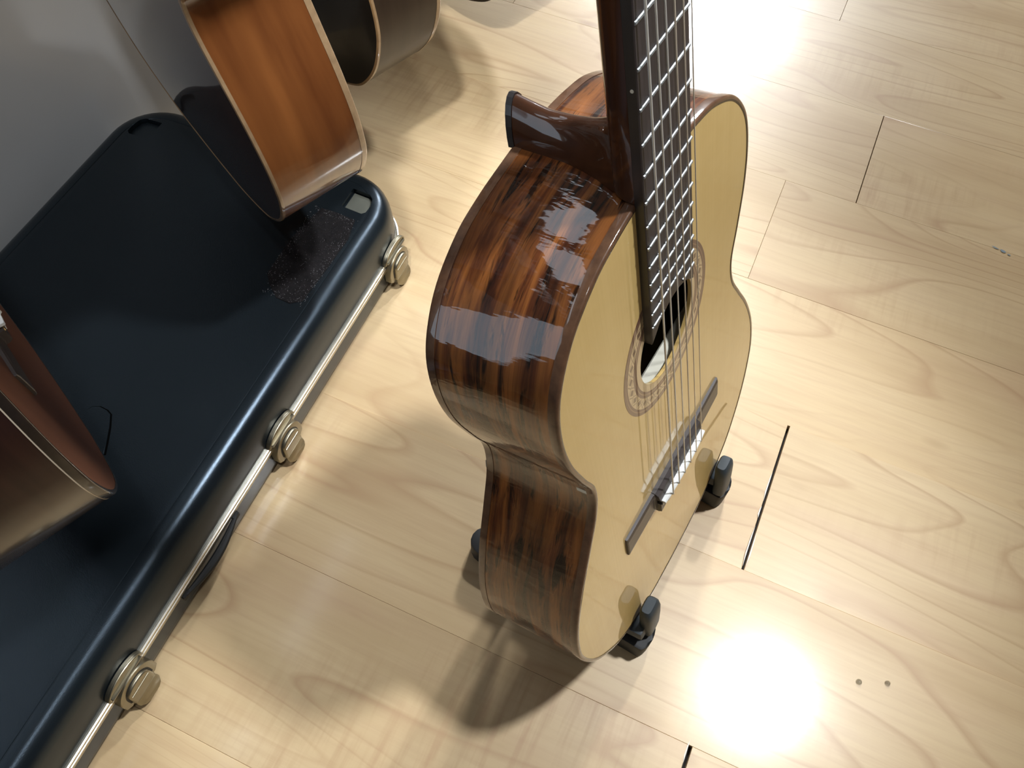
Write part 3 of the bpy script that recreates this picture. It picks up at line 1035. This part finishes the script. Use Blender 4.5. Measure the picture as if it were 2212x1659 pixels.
shell('base_shell', [(0.012, 0.002), (0.006, 0.003), (0.002, 0.007), (0.001, 0.014), (0.0005, 0.043)], M['case'])
shell('rim_band', [(0.002, 0.0405), (-0.0012, 0.0405), (-0.0020, 0.0415), (-0.0020, 0.0535), (-0.0012, 0.0545), (0.002, 0.0545)], M['rim'])
for z in (0.0480, 0.0538):
    bm = bmesh.new()
    rings = []
    for o_, dz in ((-0.0015, -0.0011), (-0.0030, -0.0006), (-0.0030, 0.0006), (-0.0015, 0.0011)):
        rings.append(rr(o_, z + dz))
    obj('rim_rib', loft_bm(rings, True, False, False), M['rim_rib'], case)
lid = shell('lid', [(0.0006, 0.0545), (0.001, 0.075), (0.0022, 0.092), (0.0042, 0.1000), (0.0078, 0.1062), (0.0128, 0.1102), (0.0180, 0.1120), (0.0240, 0.1126),
                    (0.0257, 0.1126), (0.0262, 0.1121), (0.0268, 0.1121), (0.0274, 0.1126), (0.0290, 0.1127), (0.0300, 0.1128)], M['case'], angle=30)
# recessed hinge pockets in the lid, cut out
TOPZ = 0.1128


def cut(target, bm):
    me = bpy.data.meshes.new('cutter')
    bmesh.ops.recalc_face_normals(bm, faces=bm.faces)
    bm.to_mesh(me)
    bm.free()
    c = bpy.data.objects.new('cutter', me)
    COL.objects.link(c)
    c.matrix_world = target.matrix_world
    md = target.modifiers.new('cut', 'BOOLEAN')
    md.object = c
    md.operation = 'DIFFERENCE'
    md.solver = 'EXACT'
    bpy.context.view_layer.update()
    apply_mods(target)
    bpy.data.objects.remove(c)


def arc_pts(pts):
    return pts


pockR = [(-0.063, 0.2985), (-0.0345, 0.2970), (-0.0305, 0.3010), (-0.0300, 0.312), (-0.0330, 0.3240), (-0.0390, 0.3290), (-0.063, 0.3300)]
pockL = [(-CX1 + CX0 - 0 - x, y) for x, y in pockR]
pockL = [(CX0 - x, y) for x, y in pockR][::-1]
bpy.context.view_layer.update()
for pk in (pockR, pockL):
    cut(lid, prism_bm(pk, TOPZ - 0.0075, TOPZ + 0.01))
smooth(lid.data, 30)
for pk in (pockR, pockL):
    cx = sum(q[0] for q in pk) / len(pk)
    cy = sum(q[1] for q in pk) / len(pk)
    obj('pocket_floor', prism_bm([(cx + (x - cx) * 0.93, cy + (y - cy) * 0.93) for x, y in pk], TOPZ - 0.0076, TOPZ - 0.0062, 0.0008, 1), M['pocket'] if pk is pockR else M['case'], case, sm=False)
# worn felt scrap
felt = [(-0.083, 0.2857), (-0.062, 0.2862), (-0.0360, 0.2843), (-0.0295, 0.254), (-0.0310, 0.2026), (-0.0335, 0.153), (-0.045, 0.1445), (-0.064, 0.1454), (-0.080, 0.158), (-0.0916, 0.1719), (-0.0925, 0.2259), (-0.088, 0.262)]
fo = obj('felt_scrap', prism_bm(felt, TOPZ - 0.0002, TOPZ + 0.0010, 0.0006, 1), M['felt'], case, sm=False)
bm = bmesh.new()
for q in range(900):
    x, y = random.uniform(-0.092, -0.030), random.uniform(0.146, 0.285)
    if x < -0.083 and y < 0.17:
        continue
    edge = min(abs(x + 0.031), abs(y - 0.146), abs(y - 0.285), abs(x + 0.091))
    if edge > 0.008 and random.random() < (0.93 if y > 0.185 and x < -0.045 else 0.6):
        continue
    a = random.uniform(0, 2 * math.pi)
    l = random.uniform(0.0008, 0.0022)
    h = random.uniform(0.0003, 0.0012)
    dx, dy = math.cos(a) * l, math.sin(a) * l
    w = 0.00013
    v = [bm.verts.new(c) for c in ((x - dy / l * w, y + dx / l * w, TOPZ + 0.0009), (x + dy / l * w, y - dx / l * w, TOPZ + 0.0009), (x + dx, y + dy, TOPZ + 0.001 + h))]
    bm.faces.new(v)
ff = obj('felt_fibres', bm, plain('grey_fibre', (0.42, 0.41, 0.44), 0.5), fo, sm=False)
ff['kind'] = 'stuff'
# raised emblem on the lid
emb = [(-0.1732, -0.0789), (-0.1766, -0.0714), (-0.1728, -0.0679), (-0.1665, -0.0553), (-0.1592, -0.0523), (-0.1500, -0.0530), (-0.1440, -0.0554), (-0.1352, -0.0690), (-0.1274, -0.0843), (-0.1215, -0.0965), (-0.140, -0.100), (-0.1502, -0.0930), (-0.1627, -0.0873)]
obj('embossed_emblem', prism_bm(emb[::-1], TOPZ - 0.0005, TOPZ + 0.0022, 0.0009, 2), M['case'], case, sm=False)
gro = [emb[-1]] + emb[:10]
obj('groove_shade_line', tube_bm([(x, y, TOPZ - 0.0004) for x, y in gro], 0.0017, 6), M['groove_shade'], case)  # black strand laid on as the shade of a groove round the emblem


def latch(yc, label=None):
    lt = empty('latch', None, None)
    lt.parent = case
    lt.location = (0.0, yc, 0.0)
    mx = Matrix(((0, 0, 1, 0), (1, 0, 0, 0), (0, 1, 0, 0), (0, 0, 0, 1)))      # (u along, v up, w out) -> local (w, u, v)

    def put(nm, bm_, parent, mat=M['latch'], **kw):
        return obj(nm, place(bm_, mx), mat, parent, **kw)

    # catch on the lid: low curved plate with a raised rim
    arc = [(0.026 * math.cos(math.pi * q / 12), 0.0565 + 0.0150 * math.sin(math.pi * q / 12)) for q in range(13)]
    put('catch_plate', prism_bm(arc, 0.0, 0.0042, 0.0010, 2), lt, angle=40)
    put('catch_rim', tube_bm([(x * 0.95, 0.0565 + (y - 0.0565) * 0.95, 0.0046) for x, y in arc], 0.0012, 8), lt)
    put('catch_lip', box_bm(-0.0225, 0.0225, 0.0560, 0.0590, 0.0035, 0.0072, 0.0008, 1), lt)
    # body: a D-shaped plate standing off the rim
    bp = [(0.0245 * math.cos(math.pi * q / 14), 0.0335 + 0.0240 * math.sin(math.pi * q / 14)) for q in range(15)] + [(-0.0245, 0.022), (-0.019, 0.0165), (0.019, 0.0165), (0.0245, 0.022)]
    put('body_plate', prism_bm(bp, 0.0, 0.0088, 0.0014, 2), lt, angle=40)
    put('gap_shade', prism_bm([(x * 0.72, 0.0325 + (y - 0.0325) * 0.76) for x, y in bp], 0.0085, 0.0092), lt, mat=M['latch_dark'], sm=False)  # dark sheet standing for the shade in the gap round the lever
    # draw lever with a ridge and a flared thumb lobe
    lp = [(0.0150 * math.cos(math.pi * q / 12), 0.0390 + 0.0105 * math.sin(math.pi * q / 12)) for q in range(13)] + [(-0.0160, 0.0200), (-0.012, 0.0160), (0.012, 0.0160), (0.0160, 0.0200)]
    lever = put('lever', prism_bm(lp, 0.0088, 0.0126, 0.0022, 3), lt, angle=40)
    put('ridge', tube_bm([(-0.0128, 0.0370, 0.0122), (0.0128, 0.0370, 0.0122)], 0.0013, 8), lever)
    rg = []
    for v, w0_, w1_, hw in ((0.0205, 0.0090, 0.0128, 0.0150), (0.0160, 0.0098, 0.0136, 0.0160), (0.0115, 0.0114, 0.0150, 0.0158), (0.0075, 0.0128, 0.0162, 0.0130), (0.0050, 0.0138, 0.0166, 0.0080)):
        rg.append([(-hw, v, (w0_ + w1_) / 2), (-hw * 0.9, v, w1_), (hw * 0.9, v, w1_), (hw, v, (w0_ + w1_) / 2), (hw * 0.9, v, w0_), (-hw * 0.9, v, w0_)])
    put('thumb_lobe', loft_bm(rg), lever, angle=50)
    return lt


for yc in (0.299, 0.020, -0.270):
    latch(yc)
# carrying handle, folded down against the base under the rim
hp, hr_ = [], []
for q in range(15):
    t = q / 14.0
    a = math.pi * t
    hp.append((0.0035 + 0.0025 * math.sin(a), -0.083 - 0.094 * t, 0.0385 - 0.0085 * math.sin(a)))
    hr_.append(0.0022 + 0.0028 * math.sin(a))
hb = tube_bm(hp, hr_, 10)
obj('handle', hb, M['stand_black'], case)
for yy in (-0.083, -0.177):
    obj('handle_bracket', box_bm(0.0, 0.005, yy - 0.005, yy + 0.005, 0.033, 0.0405, 0.001, 1), M['stand_black'], case)
# hinge at the wall side
obj('hinge', box_bm(CX0 - 0.003, CX0 + 0.0035, -0.075, -0.035, 0.040, 0.106, 0.001, 1), M['stand_black'], case)
